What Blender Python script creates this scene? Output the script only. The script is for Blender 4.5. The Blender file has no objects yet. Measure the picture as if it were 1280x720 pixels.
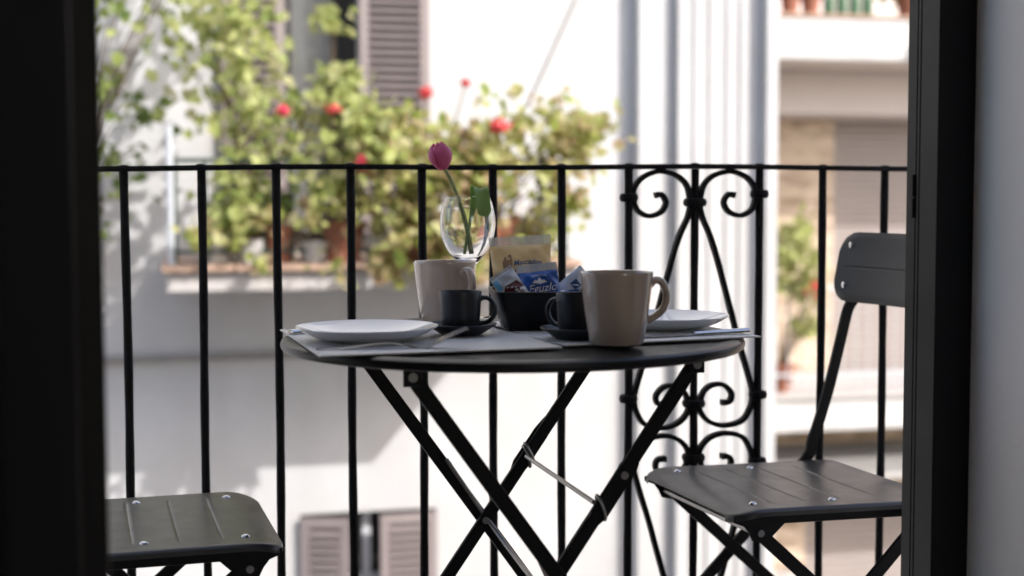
import bpy, bmesh, math, random
from mathutils import Vector, Matrix
R = math.radians
rnd = random.Random(7)
scene = bpy.context.scene
COL = scene.collection

# ------------------------------------------------------------------ camera
# World frame: x runs along the balcony railing, y points out over the street, z up.
# z = 0 is the balcony floor; the camera stands in the room behind the door.
cam = bpy.data.cameras.new('camera')
cam.lens = 50; cam.sensor_width = 36; cam.clip_start = 0.05; cam.clip_end = 2000
cam.dof.use_dof = True; cam.dof.focus_distance = 1.95; cam.dof.aperture_fstop = 3.0
cam.dof.aperture_blades = 0
cam_o = bpy.data.objects.new('camera', cam); COL.objects.link(cam_o)
cam_o.matrix_world = (Matrix.Translation((0, 0, 0.9)) @ Matrix.Rotation(R(-12.7), 4, 'Z')
                      @ Matrix.Rotation(R(90 - 3.78), 4, 'X') @ Matrix.Rotation(R(-0.15), 4, 'Z'))
scene.camera = cam_o

# ------------------------------------------------------------------ light
SUN = Vector((-0.845, 1.0, -0.993)).normalized()        # direction the light travels
world = bpy.data.worlds.new('World'); scene.world = world; world.use_nodes = True
wn = world.node_tree.nodes; wl = world.node_tree.links
sky = wn.new('ShaderNodeTexSky'); sky.sky_type = 'NISHITA'; sky.sun_disc = False
sky.sun_elevation = math.asin(-SUN.z)
sky.sun_rotation = math.atan2(-SUN.x, -SUN.y)
sky.air_density = 0.9; sky.dust_density = 2.8
wn['Background'].inputs['Strength'].default_value = 0.15
wl.new(sky.outputs[0], wn['Background'].inputs['Color'])
sun = bpy.data.lights.new('sun', 'SUN'); sun.energy = 2.0; sun.angle = R(0.5); sun.color = (1.0, 0.985, 0.965)
sun_o = bpy.data.objects.new('sun', sun); COL.objects.link(sun_o)
sun_o.rotation_euler = SUN.to_track_quat('-Z', 'Y').to_euler(); sun_o.location = (4, -4, 9)
scene.view_settings.view_transform = 'Standard'; scene.view_settings.look = 'None'
scene.view_settings.gamma = 1; scene.view_settings.use_curve_mapping = False
scene.view_settings.exposure = 1.30

# ------------------------------------------------------------------ materials
M = {}
def mat(name, col, rough=0.5, metal=0.0, spec=0.5, coat=0.0, noise=0.0, nscale=8.0, bump=0.0, bscale=60.0,
        trans=0.0, ior=1.45, rvar=0.0):
    m = bpy.data.materials.new(name); m.use_nodes = True
    nt = m.node_tree; n = nt.nodes; l = nt.links; b = n['Principled BSDF']
    b.inputs['Base Color'].default_value = (*col, 1); b.inputs['Roughness'].default_value = rough
    b.inputs['Metallic'].default_value = metal; b.inputs['Specular IOR Level'].default_value = spec
    b.inputs['Coat Weight'].default_value = coat; b.inputs['Coat Roughness'].default_value = 0.05
    b.inputs['Transmission Weight'].default_value = trans; b.inputs['IOR'].default_value = ior
    if noise or bump or rvar:
        tc = n.new('ShaderNodeTexCoord')
        nz = n.new('ShaderNodeTexNoise'); nz.inputs['Scale'].default_value = nscale; nz.inputs['Detail'].default_value = 6
        l.new(tc.outputs['Object'], nz.inputs['Vector'])
        if noise:
            mx = n.new('ShaderNodeMix'); mx.data_type = 'RGBA'
            mx.inputs[6].default_value = (*[c * (1 - noise) for c in col], 1)
            mx.inputs[7].default_value = (*[min(1, c * (1 + noise)) for c in col], 1)
            l.new(nz.outputs['Fac'], mx.inputs[0]); l.new(mx.outputs[2], b.inputs['Base Color'])
        if rvar:
            mr = n.new('ShaderNodeMapRange'); mr.inputs[3].default_value = rough - rvar; mr.inputs[4].default_value = rough + rvar
            l.new(nz.outputs['Fac'], mr.inputs[0]); l.new(mr.outputs[0], b.inputs['Roughness'])
        if bump:
            n2 = n.new('ShaderNodeTexNoise'); n2.inputs['Scale'].default_value = bscale; n2.inputs['Detail'].default_value = 4
            l.new(tc.outputs['Object'], n2.inputs['Vector'])
            bp = n.new('ShaderNodeBump'); bp.inputs['Strength'].default_value = bump; bp.inputs['Distance'].default_value = 0.004
            l.new(n2.outputs['Fac'], bp.inputs['Height']); l.new(bp.outputs[0], b.inputs['Normal'])
    M[name] = m
    return m
mat('iron', (0.006, 0.006, 0.007), 0.6, spec=0.16, noise=0.3, nscale=40, bump=0.5, bscale=120)
mat('table_metal', (0.012, 0.012, 0.014), 0.33, spec=0.3, noise=0.4, nscale=25, bump=0.07, bscale=300, rvar=0.10)
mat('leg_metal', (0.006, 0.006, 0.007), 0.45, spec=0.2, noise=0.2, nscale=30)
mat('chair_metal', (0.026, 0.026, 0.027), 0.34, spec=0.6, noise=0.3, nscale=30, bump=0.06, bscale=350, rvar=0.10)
mat('frame_metal', (0.008, 0.008, 0.009), 0.45, spec=0.2, noise=0.15, nscale=20, rvar=0.05)
mat('rubber', (0.012, 0.012, 0.012), 0.7)
mat('steel', (0.62, 0.62, 0.63), 0.17, 1.0, noise=0.1, nscale=40)
mat('wire', (0.30, 0.29, 0.28), 0.35, 1.0, noise=0.15, nscale=60)
mat('rivet', (0.22, 0.22, 0.22), 0.4, 1.0)
mat('beige_glaze', (0.48, 0.385, 0.315), 0.22, coat=1.0, noise=0.07, nscale=22, bump=0.04, bscale=90)
mat('dark_ceramic', (0.014, 0.015, 0.020), 0.42, noise=0.1, nscale=60, bump=0.03, bscale=500)
mat('black_ceramic', (0.005, 0.005, 0.006), 0.35, spec=0.3)
mat('porcelain', (0.84, 0.84, 0.85), 0.05, coat=0.8)
mat('glass', (1, 1, 1), 0.0, trans=1.0, ior=1.5)
mat('pane_glass', (0.85, 0.9, 0.9), 0.02, trans=1.0, ior=1.45)
def weathered(name, col, dark):
    m = mat(name, col, 0.9, bump=0.3, bscale=35)
    n = m.node_tree.nodes; l = m.node_tree.links; b = n['Principled BSDF']; tc = n['Texture Coordinate']
    last = None
    for sc, lo, hi, f in (((2.2, 2.2, 0.28), .45, .75, .5), ((1.1, 1.1, 1.1), .40, .70, .6), ((9, 9, 9), .5, .8, .25)):
        mp = n.new('ShaderNodeMapping'); mp.inputs['Scale'].default_value = sc
        nz = n.new('ShaderNodeTexNoise'); nz.inputs['Scale'].default_value = 1.6; nz.inputs['Detail'].default_value = 8
        mr = n.new('ShaderNodeMapRange'); mr.inputs[1].default_value = lo; mr.inputs[2].default_value = hi; mr.inputs[4].default_value = f
        l.new(tc.outputs['Object'], mp.inputs[0]); l.new(mp.outputs[0], nz.inputs['Vector']); l.new(nz.outputs['Fac'], mr.inputs[0])
        mx = n.new('ShaderNodeMix'); mx.data_type = 'RGBA'; mx.inputs[7].default_value = (*dark, 1)
        if last is None: mx.inputs[6].default_value = (*col, 1)
        else: l.new(last, mx.inputs[6])
        l.new(mr.outputs[0], mx.inputs[0]); last = mx.outputs[2]
    l.new(last, b.inputs['Base Color'])
weathered('plaster', (0.528, 0.524, 0.520), (0.43, 0.415, 0.40))
mat('old_plaster', (0.76, 0.735, 0.72), 0.92, noise=0.05, nscale=1.6, bump=0.3, bscale=25)
mat('room_plaster', (0.83, 0.82, 0.815), 0.9, noise=0.02, nscale=3, bump=0.15, bscale=80)
mat('beige_plaster', (0.68, 0.61, 0.58), 0.9, noise=0.05, nscale=2, bump=0.2, bscale=30)
mat('shutter_paint', (0.245, 0.205, 0.198), 0.6, noise=0.12, nscale=9, bump=0.2, bscale=60)
mat('interior_dark', (0.03, 0.028, 0.027), 0.8)
mat('curtain', (0.42, 0.38, 0.37), 0.95, noise=0.15, nscale=5)
mat('stone_trim_leaf_shade', (0.46, 0.43, 0.41), 0.85, noise=0.1, nscale=6)  # stone coping; also the leaf shade coloured into the opposite balcony slab
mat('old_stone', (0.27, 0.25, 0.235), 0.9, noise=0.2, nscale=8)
mat('terracotta', (0.30, 0.12, 0.075), 0.85, noise=0.15, nscale=12, bump=0.2)
mat('terracotta_tile', (0.40, 0.27, 0.20), 0.8, noise=0.2, nscale=7, bump=0.2)
mat('white_pot', (0.50, 0.48, 0.47), 0.5, noise=0.05)
mat('green_glass', (0.05, 0.12, 0.06), 0.2)
mat('soil', (0.05, 0.035, 0.025), 0.95, bump=0.8)
mat('zinc', (0.52, 0.54, 0.57), 0.5, 0.2, noise=0.08)
mat('pipe_white', (0.70, 0.70, 0.72), 0.5, noise=0.05)
mat('green_rail', (0.05, 0.07, 0.055), 0.55)
mat('bark', (0.16, 0.11, 0.07), 0.9, noise=0.3, nscale=30, bump=0.5)
mat('asphalt', (0.05, 0.05, 0.05), 0.9, noise=0.2, nscale=2, bump=0.6, bscale=80)
mat('paving', (0.28, 0.26, 0.24), 0.85, noise=0.15, nscale=3, bump=0.4)
mat('earth', (0.22, 0.19, 0.15), 0.95, noise=0.2, nscale=0.05)
mat('roller', (0.34, 0.295, 0.275), 0.7, noise=0.06, nscale=3)
mat('wood_floor', (0.62, 0.56, 0.49), 0.5, noise=0.2, nscale=5)
mat('balcony_tile', (0.36, 0.24, 0.18), 0.7, noise=0.2, nscale=6)
mat('packet_cream', (0.88, 0.64, 0.31), 0.38, coat=0.3, noise=0.08, nscale=40)
mat('packet_blue', (0.008, 0.075, 0.33), 0.3, coat=0.4, noise=0.2, nscale=50)
mat('packet_silver', (0.56, 0.55, 0.56), 0.42, noise=0.08, nscale=60)
mat('packet_white', (0.64, 0.67, 0.76), 0.45, noise=0.05, nscale=60)
mat('packet_sky', (0.18, 0.45, 0.68), 0.4)
mat('packet_wine', (0.09, 0.012, 0.02), 0.35)
mat('print_white', (0.80, 0.80, 0.80), 0.5)
mat('print_navy', (0.03, 0.08, 0.22), 0.5)
mat('print_brown', (0.34, 0.20, 0.11), 0.5)
mat('print_blue', (0.10, 0.17, 0.34), 0.5)
mat('print_grey', (0.33, 0.35, 0.40), 0.5)
mat('flower_red', (0.62, 0.06, 0.06), 0.6)
mat('flower_pink', (0.75, 0.06, 0.12), 0.6)

def leaf_mat(name, cols, transl=0.45, rough=0.5):
    m = bpy.data.materials.new(name); m.use_nodes = True
    nt = m.node_tree; n = nt.nodes; l = nt.links; b = n['Principled BSDF']
    g = n.new('ShaderNodeNewGeometry'); cr = n.new('ShaderNodeValToRGB')
    cr.color_ramp.interpolation = 'LINEAR'
    els = cr.color_ramp.elements
    for i, c in enumerate(cols):
        p = i / (len(cols) - 1)
        if i == 0: e = els[0]
        elif i == len(cols) - 1: e = els[-1]
        else: e = els.new(p)
        e.position = p; e.color = (*c, 1)
    l.new(g.outputs['Random Per Island'], cr.inputs[0])
    b.inputs['Roughness'].default_value = rough
    l.new(cr.outputs[0], b.inputs['Base Color'])
    t = n.new('ShaderNodeBsdfTranslucent'); l.new(cr.outputs[0], t.inputs['Color'])
    mx = n.new('ShaderNodeMixShader'); mx.inputs[0].default_value = transl
    l.new(b.outputs[0], mx.inputs[1]); l.new(t.outputs[0], mx.inputs[2])
    l.new(mx.outputs[0], n['Material Output'].inputs['Surface'])
    M[name] = m
leaf_mat('leaf_bright', [(0.22, 0.28, 0.07), (0.44, 0.48, 0.16), (0.57, 0.59, 0.25), (0.32, 0.37, 0.11), (0.60, 0.56, 0.33), (0.40, 0.42, 0.14)], 0.5)
leaf_mat('leaf_mixed', [(0.24, 0.31, 0.06), (0.44, 0.49, 0.12), (0.50, 0.38, 0.22), (0.52, 0.56, 0.17), (0.56, 0.53, 0.28), (0.40, 0.26, 0.15), (0.34, 0.40, 0.10)], 0.5)
leaf_mat('leaf_deep', [(0.10, 0.15, 0.035), (0.20, 0.26, 0.06), (0.32, 0.36, 0.10)])
leaf_mat('tulip_leaf', [(0.32, 0.47, 0.17), (0.32, 0.47, 0.17)], 0.5, 0.35)
leaf_mat('tulip_petal', [(0.78, 0.17, 0.36), (0.84, 0.26, 0.44), (0.72, 0.14, 0.32)], 0.45, 0.45)
leaf_mat('tulip_stem', [(0.32, 0.34, 0.13), (0.32, 0.34, 0.13)], 0.15, 0.45)

# woven placemat: crossing threads
def weave_mat():
    m = bpy.data.materials.new('weave'); m.use_nodes = True
    n = m.node_tree.nodes; l = m.node_tree.links; b = n['Principled BSDF']
    tc = n.new('ShaderNodeTexCoord')
    wv = []
    for d in ('X', 'Y'):
        w = n.new('ShaderNodeTexWave'); w.bands_direction = d; w.inputs['Scale'].default_value = 95; w.inputs['Distortion'].default_value = 0.4
        l.new(tc.outputs['Object'], w.inputs['Vector']); wv.append(w)
    mul = n.new('ShaderNodeMath'); mul.operation = 'MULTIPLY'
    l.new(wv[0].outputs['Fac'], mul.inputs[0]); l.new(wv[1].outputs['Fac'], mul.inputs[1])
    cr = n.new('ShaderNodeMix'); cr.data_type = 'RGBA'
    cr.inputs[6].default_value = (0.60, 0.585, 0.575, 1); cr.inputs[7].default_value = (0.84, 0.825, 0.81, 1)
    l.new(mul.outputs[0], cr.inputs[0]); l.new(cr.outputs[2], b.inputs['Base Color'])
    bp = n.new('ShaderNodeBump'); bp.inputs['Strength'].default_value = 0.3; bp.inputs['Distance'].default_value = 0.0006
    l.new(mul.outputs[0], bp.inputs['Height']); l.new(bp.outputs[0], b.inputs['Normal'])
    b.inputs['Roughness'].default_value = 0.4; b.inputs['Specular IOR Level'].default_value = 0.75
    M['weave'] = m
weave_mat()
# rough stone facing of the far house
def stone_mat():
    m = bpy.data.materials.new('rough_stone'); m.use_nodes = True
    n = m.node_tree.nodes; l = m.node_tree.links; b = n['Principled BSDF']
    tc = n.new('ShaderNodeTexCoord')
    mp = n.new('ShaderNodeMapping'); mp.inputs['Scale'].default_value = (5, 5, 14)
    v = n.new('ShaderNodeTexVoronoi'); v.inputs['Scale'].default_value = 1.0
    l.new(tc.outputs['Object'], mp.inputs[0]); l.new(mp.outputs[0], v.inputs['Vector'])
    cr = n.new('ShaderNodeValToRGB')
    cr.color_ramp.elements[0].color = (0.34, 0.25, 0.18, 1); cr.color_ramp.elements[1].color = (0.60, 0.48, 0.37, 1)
    sp = n.new('ShaderNodeSeparateColor'); l.new(v.outputs['Color'], sp.inputs[0]); l.new(sp.outputs[0], cr.inputs[0])
    l.new(cr.outputs[0], b.inputs['Base Color']); b.inputs['Roughness'].default_value = 0.9
    bp = n.new('ShaderNodeBump'); bp.inputs['Strength'].default_value = 0.6; bp.inputs['Distance'].default_value = 0.02
    l.new(v.outputs['Distance'], bp.inputs['Height']); bp.invert = True; l.new(bp.outputs[0], b.inputs['Normal'])
    M['rough_stone'] = m
stone_mat()
# clear wrapper film
def film_mat():
    m = bpy.data.materials.new('clear_film'); m.use_nodes = True
    n = m.node_tree.nodes; l = m.node_tree.links; b = n['Principled BSDF']
    b.inputs['Base Color'].default_value = (0.8, 0.78, 0.72, 1); b.inputs['Roughness'].default_value = 0.25
    t = n.new('ShaderNodeBsdfTransparent'); mx = n.new('ShaderNodeMixShader'); mx.inputs[0].default_value = 0.45
    l.new(b.outputs[0], mx.inputs[1]); l.new(t.outputs[0], mx.inputs[2]); l.new(mx.outputs[0], n['Material Output'].inputs['Surface'])
    M['clear_film'] = m
film_mat()

# ------------------------------------------------------------------ mesh helpers
class MB:
    def __init__(s): s.v = []; s.f = []
    def box(s, x0, x1, y0, y1, z0, z1):
        b = len(s.v)
        s.v += [(x, y, z) for z in (z0, z1) for y in (y0, y1) for x in (x0, x1)]
        s.f += [tuple(b + i for i in q) for q in ((0, 2, 3, 1), (4, 5, 7, 6), (0, 1, 5, 4), (2, 6, 7, 3), (0, 4, 6, 2), (1, 3, 7, 5))]
        return s
    def lathe(s, prof, seg=32, c=(0, 0, 0), closed=False):
        b = len(s.v); n = len(prof)
        for r, z in prof:
            for k in range(seg):
                a = 2 * math.pi * k / seg
                s.v.append((c[0] + r * math.cos(a), c[1] + r * math.sin(a), c[2] + z))
        for i in range(n if closed else n - 1):
            j = (i + 1) % n
            for k in range(seg):
                k2 = (k + 1) % seg
                s.f.append((b + i * seg + k, b + i * seg + k2, b + j * seg + k2, b + j * seg + k))
        return s
    def sweep(s, pts, sec, side=None, scale=None, closed=False, cap=True):
        """sec: list of (a,b) offsets; a along 'side', b along normal. side: fixed Vector or None (parallel transport)."""
        P = [Vector(p) for p in pts]; n = len(P); m = len(sec); b = len(s.v)
        nrm = None
        for i in range(n):
            if closed: t = P[(i + 1) % n] - P[i - 1]
            else: t = P[min(i + 1, n - 1)] - P[max(i - 1, 0)]
            t.normalize()
            if side is not None:
                S = Vector(side) - t * Vector(side).dot(t); S.normalize(); N = t.cross(S)
            else:
                if nrm is None:
                    nrm = t.orthogonal().normalized()
                else:
                    nrm = (nrm - t * nrm.dot(t)).normalized()
                S = nrm; N = t.cross(S)
            k = scale[i] if scale else 1.0
            kx, ky = k if isinstance(k, tuple) else (k, k)
            for a, c in sec:
                q = P[i] + S * (a * kx) + N * (c * ky); s.v.append(tuple(q))
        for i in range(n if closed else n - 1):
            j = (i + 1) % n
            for k in range(m):
                k2 = (k + 1) % m
                s.f.append((b + i * m + k, b + i * m + k2, b + j * m + k2, b + j * m + k))
        if cap and not closed:
            s.f.append(tuple(b + k for k in range(m))[::-1]); s.f.append(tuple(b + (n - 1) * m + k for k in range(m)))
        return s
    def tube(s, pts, r, seg=10, **kw): return s.sweep(pts, circ(r, seg), **kw)
    def bar(s, p0, p1, w, t, side): return s.sweep([p0, p1], [(-w / 2, -t / 2), (w / 2, -t / 2), (w / 2, t / 2), (-w / 2, t / 2)], side=side)
    def build(s, name, m, parent=None, smooth=False, bevel=0.0, sub=0, loc=None):
        me = bpy.data.meshes.new(name); me.from_pydata(s.v, [], s.f)
        bm = bmesh.new(); bm.from_mesh(me); bmesh.ops.recalc_face_normals(bm, faces=bm.faces); bm.to_mesh(me); bm.free()
        me.materials.append(M[m])
        if smooth:
            me.polygons.foreach_set('use_smooth', [True] * len(me.polygons))
            me.set_sharp_from_angle(angle=R(40))
        o = bpy.data.objects.new(name, me); COL.objects.link(o)
        if parent: o.parent = parent
        if loc: o.location = loc
        if bevel:
            md = o.modifiers.new('bevel', 'BEVEL'); md.width = bevel; md.segments = 2; md.limit_method = 'ANGLE'
        if sub:
            md = o.modifiers.new('sub', 'SUBSURF'); md.levels = sub; md.render_levels = sub
        return o
def circ(r, seg=10, ry=None):
    return [(r * math.cos(2 * math.pi * k / seg), (ry or r) * math.sin(2 * math.pi * k / seg)) for k in range(seg)]
def spline(pts, n=6):
    P = [Vector(p) for p in pts]; out = []
    for i in range(len(P) - 1):
        p0 = P[max(i - 1, 0)]; p1 = P[i]; p2 = P[i + 1]; p3 = P[min(i + 2, len(P) - 1)]
        for k in range(n):
            t = k / n
            out.append(0.5 * ((2 * p1) + (p2 - p0) * t + (2 * p0 - 5 * p1 + 4 * p2 - p3) * t * t + (3 * p1 - p0 - 3 * p2 + p3) * t ** 3))
    out.append(P[-1]); return out
def tag(o, label=None, cat=None, group=None, kind=None):
    if label: o['label'] = label
    if cat: o['category'] = cat
    if group: o['group'] = group
    if kind: o['kind'] = kind
    return o
def thing(name, label, cat, loc=(0, 0, 0), rz=0.0, group=None):
    o = bpy.data.objects.new(name, None); COL.objects.link(o); o.empty_display_size = 0.05
    o.location = loc; o.rotation_euler = (0, 0, rz); return tag(o, label, cat, group)
def inst(src, parent, loc=None, rot=None):
    c = src.copy(); COL.objects.link(c); c.parent = parent
    if loc is not None: c.location = loc
    if rot is not None: c.rotation_euler = rot
    return c
def copy_tree(o, parent=None):
    c = o.copy(); COL.objects.link(c); c.parent = parent
    for ch in list(o.children): copy_tree(ch, c)
    return c

# ================================================================== THE STREET
STREET = -7.6
g = MB(); g.box(-600, 600, -600, 600, STREET - 0.3, STREET)
tag(g.build('ground', 'earth'), 'dry bare ground under the town', None, None, 'structure')
tag(MB().box(-60, 60, 2.9, 6.0, STREET - 0.1, STREET + 0.006).build('road', 'asphalt'), 'narrow asphalt street between the houses', kind='structure')
tag(MB().box(-60, 60, 1.72, 2.9, STREET - 0.1, STREET + 0.13).build('pavement', 'paving', bevel=0.01), 'stone pavement below the balcony', kind='structure')
tag(MB().box(-60, 2.9, 6.0, 6.80, STREET - 0.1, STREET + 0.13).build('pavement', 'paving', bevel=0.01), 'stone pavement below the white house', kind='structure')

# ================================================================== OUR BUILDING (camera stands in its room)
OX0, OX1 = -0.165, 0.902                # door opening in the wall
b = thing('apartment_building', 'grey plastered house wall around the black balcony door', 'building', (0, 0, STREET))
def up(mb, name, m, **k):
    o = mb.build(name, m, b, **k); o.location = (0, 0, -STREET); return o
w = MB(); w.box(-5, OX0, 1.15, 1.68, STREET, 2.62); up(w, 'wall', 'room_plaster')
w = MB(); w.box(OX1, 6, 1.15, 1.68, STREET, 2.62); up(w, 'wall', 'room_plaster')
w = MB(); w.box(OX0, OX1, 1.15, 1.68, 2.25, 2.62); up(w, 'lintel', 'room_plaster')
w = MB(); w.box(OX0, OX1, 1.15, 1.68, STREET, -0.02); up(w, 'wall', 'room_plaster')
w = MB(); w.box(-2.2, -2.0, -3.2, 1.15, -0.2, 2.4); up(w, 'room_wall', 'room_plaster')
w = MB(); w.box(2.6, 2.8, -3.2, 1.15, -0.2, 2.4); up(w, 'room_wall', 'room_plaster')
w = MB()                                  # unseen rear wall; its window opening is added to brighten the room
for x0, x1, z0, z1 in ((-2.2, 0.6, -.2, 2.4), (1.7, 2.8, -.2, 2.4), (0.6, 1.7, -.2, .75), (0.6, 1.7, 2.15, 2.4)):
    w.box(x0, x1, -3.4, -3.2, z0, z1)
up(w, 'room_wall', 'room_plaster')
w = MB(); w.box(-2.0, 2.6, -3.2, 1.15, -0.2, -0.02); up(w, 'room_floor', 'wood_floor')
w = MB(); w.box(-2.0, 2.6, -3.2, 1.15, 2.3, 2.4); up(w, 'ceiling', 'room_plaster')
w = MB(); w.box(-5, 6, -3.5, 1.15, 2.4, 2.62); up(w, 'roof', 'terracotta_tile')
w = MB(); w.box(-5, 6, -3.4, 1.15, STREET, -0.2); up(w, 'base_storeys', 'old_plaster')
w = MB(); w.box(-0.75, 1.75, 1.68, 2.36, -0.18, -0.012); up(w, 'balcony_slab', 'old_plaster', bevel=0.01)
w = MB(); w.box(-0.75, 1.75, 1.68, 2.365, -0.012, 0.0); up(w, 'balcony_floor', 'balcony_tile')

# black aluminium door frame: jambs, head, hinge
df = thing('door_frame', 'black aluminium door frame fixed against the grey plaster reveal', 'door frame', (0.37, 1.555, 0))
def dfp(mb, name, m, **k):
    o = mb.build(name, m, df, **k); o.location = (-0.37, -1.555, 0); return o
jamb = MB()
sec = [(0.853, 1.520), (0.901, 1.520), (0.901, 1.592), (0.853, 1.592), (0.853, 1.571), (0.8545, 1.5705), (0.8545, 1.5685), (0.853, 1.568),
       (0.853, 1.563), (0.8545, 1.5625), (0.8545, 1.5605), (0.853, 1.560)]
bb = len(jamb.v)
for z in (0.0, 2.2): jamb.v += [(x, y, z) for x, y in sec]
ns = len(sec)
jamb.f += [(bb + i, bb + (i + 1) % ns, bb + ns + (i + 1) % ns, bb + ns + i) for i in range(ns)]
jamb.f += [tuple(range(bb, bb + ns)), tuple(range(bb + ns, bb + 2 * ns))]
dfp(jamb, 'jamb', 'frame_metal')
dfp(MB().box(OX0 + 0.001, OX0 + 0.05, 1.520, 1.592, 0, 2.2), 'jamb', 'frame_metal', bevel=0.002)
dfp(MB().box(OX0 + 0.001, 0.901, 1.520, 1.592, 2.2, 2.249), 'head', 'frame_metal', bevel=0.002)
dfp(MB().box(OX0 + 0.001, 0.901, 1.518, 1.594, -0.018, 0.0), 'sill', 'frame_metal')
hz = MB(); hz.tube([(0.8528, 1.5735, 0.870), (0.8528, 1.5735, 0.894)], 0.0030, 12); dfp(hz, 'hinge', 'frame_metal', smooth=True)
hz = MB(); hz.tube([(0.8528, 1.5735, 0.8955), (0.8528, 1.5735, 0.922)], 0.0030, 12); dfp(hz, 'hinge', 'frame_metal', smooth=True)

# folded black door leaves on the left
def leaf(label, x_end, x_hinge, y0, y1):
    d = Vector((x_hinge - x_end, y1 - y0)); L = d.length; ang = math.atan2(-d.x, d.y)
    t = thing('door_leaf', label, 'door', (x_end, y0, 0.01), ang, 'folded black door leaves')
    T = 0.048; S = 0.07
    for yy in (0, L - S): MB().box(-T, 0, yy, yy + S, 0, 2.17).build('stile', 'frame_metal', t, bevel=0.003)
    for z0, z1 in ((0, 0.12), (0.78, 0.85), (2.08, 2.17)): MB().box(-T + .001, -.001, S, L - S, z0, z1).build('rail', 'frame_metal', t)
    for z0, z1 in ((0.12, 0.78), (0.85, 2.08)): MB().box(-T / 2 - .003, -T / 2 + .003, S, L - S, z0, z1).build('pane', 'pane_glass', t)
    h = MB(); h.tube([(0.0, 0.035, 0.98), (0.03, 0.035, 0.98), (0.036, 0.06, 0.98), (0.036, 0.13, 0.98)], 0.007, 8)
    return t
leaf('open black door leaf with glass panes nearest the bistro table', -0.064, -0.118, 1.10, 1.515)
leaf('open black door leaf folded between the other leaf and the wall', -0.1165, -0.40, 1.098, 0.78)

# ================================================================== BALCONY RAILING
RY = 2.29; SP = 0.1168; TOPZ = 0.944
rail = thing('balcony_railing', 'black wrought iron balcony railing with lyre shaped scroll panel', 'railing', (0.5, RY, 0.0))
def rp(mb, name, **k):
    o = mb.build(name, 'iron', rail, **k); o.location = (-0.5, -RY, 0); return o
rz_ = lambda x: TOPZ + 0.0022 * math.sin((x - .1) * 2.6) - 0.0015 + 0.0012 * math.sin(x * 9)
pts = [(x, RY, rz_(x)) for x in [-0.75 + 0.05 * i for i in range(51)]]
rp(MB().sweep(pts, [(-0.013, -0.0042), (0.013, -0.0042), (0.0145, 0), (0.013, 0.0042), (-0.013, 0.0042), (-0.0145, 0)], side=(0, 1, 0)), 'top_rail')
rp(MB().sweep([(-0.75, RY, 0.05), (1.75, RY, 0.05)], [(-0.013, -0.004), (0.013, -0.004), (0.013, 0.004), (-0.013, 0.004)], side=(0, 1, 0)), 'bottom_rail')
BX = [-0.100 + SP * i for i in range(-5, 16)]
for i, x in enumerate(BX):
    if x > 1.74: continue
    r = rnd
    ph = r.random() * 6; amp = 0.0008
    P = [(x + amp * math.sin(ph + z * 9), RY + 0.001 * math.cos(ph + z * 7), z) for z in [0.045 + 0.0448 * k for k in range(21)]]
    sc = [1 + 0.05 * math.sin(ph * 2 + k * 1.7) for k in range(21)]
    rp(MB().tube(P, 0.0070, 12, scale=sc), 'bar', smooth=True)
    rp(MB().lathe([(0.0001, 0.0030), (0.005, 0.0026), (0.0085, 0.0012), (0.0095, -0.001)], 12, (x, RY, rz_(x) + 0.0035)), 'rivet_head', smooth=True)
CX = BX[13]                         # centre bar of the scroll panel
half = [(0.0708, 0.897), (0.0602, 0.8985), (0.0519, 0.8852), (0.0604, 0.8693), (0.0817, 0.8623), (0.1007, 0.871), (0.1085, 0.8869), (0.1085, 0.9069), (0.096, 0.925), (0.0748, 0.9355), (0.0557, 0.937), (0.0325, 0.930), (0.0158, 0.9149), (0.0095, 0.8912), (0.0118, 0.8635), (0.0334, 0.8118), (0.0681, 0.6911), (0.0786, 0.6526), (0.1043, 0.5687), (0.1067, 0.5477), (0.1017, 0.5284), (0.0867, 0.508), (0.0541, 0.5015), (0.0282, 0.5089), (0.0126, 0.5252), (0.0100, 0.5409), (0.0181, 0.562), (0.034, 0.5724), (0.0536, 0.5717), (0.0677, 0.5574), (0.0649, 0.5432), (0.0503, 0.5413)]
MZ = 0.4947
for sx in (1, -1):
    for mz in (0, 1):
        q = [(CX + sx * u, RY, (2 * MZ - v) if mz else v) for u, v in half]
        q = spline(q, 5)
        n = len(q); sc = [1.0 + 0.25 * max(0, 1 - min(i, n - 1 - i) / 5.0) for i in range(n)]
        rp(MB().sweep(q, [(-0.0060, -0.0040), (0.0060, -0.0040), (0.0070, 0), (0.0060, 0.0040), (-0.0060, 0.0040), (-0.0070, 0)], side=(0, 1, 0), scale=sc), 'scroll', smooth=True)
def collar(x, z, r):
    rp(MB().lathe([(r * .62, -0.0075), (r * .9, -0.006), (r, 0), (r * .9, 0.006), (r * .62, 0.0075)], 14, (x, RY, z)), 'collar', smooth=True)
for mz in (0, 1):
    f = lambda z: 2 * MZ - z if mz else z
    collar(CX - SP, f(0.8935), 0.0165); collar(CX + SP, f(0.899), 0.0165); collar(CX, f(0.885), 0.0205)
    collar(CX - SP, f(0.5535), 0.0165); collar(CX + SP, f(0.553), 0.0165); collar(CX, f(0.5417), 0.0205)

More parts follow.
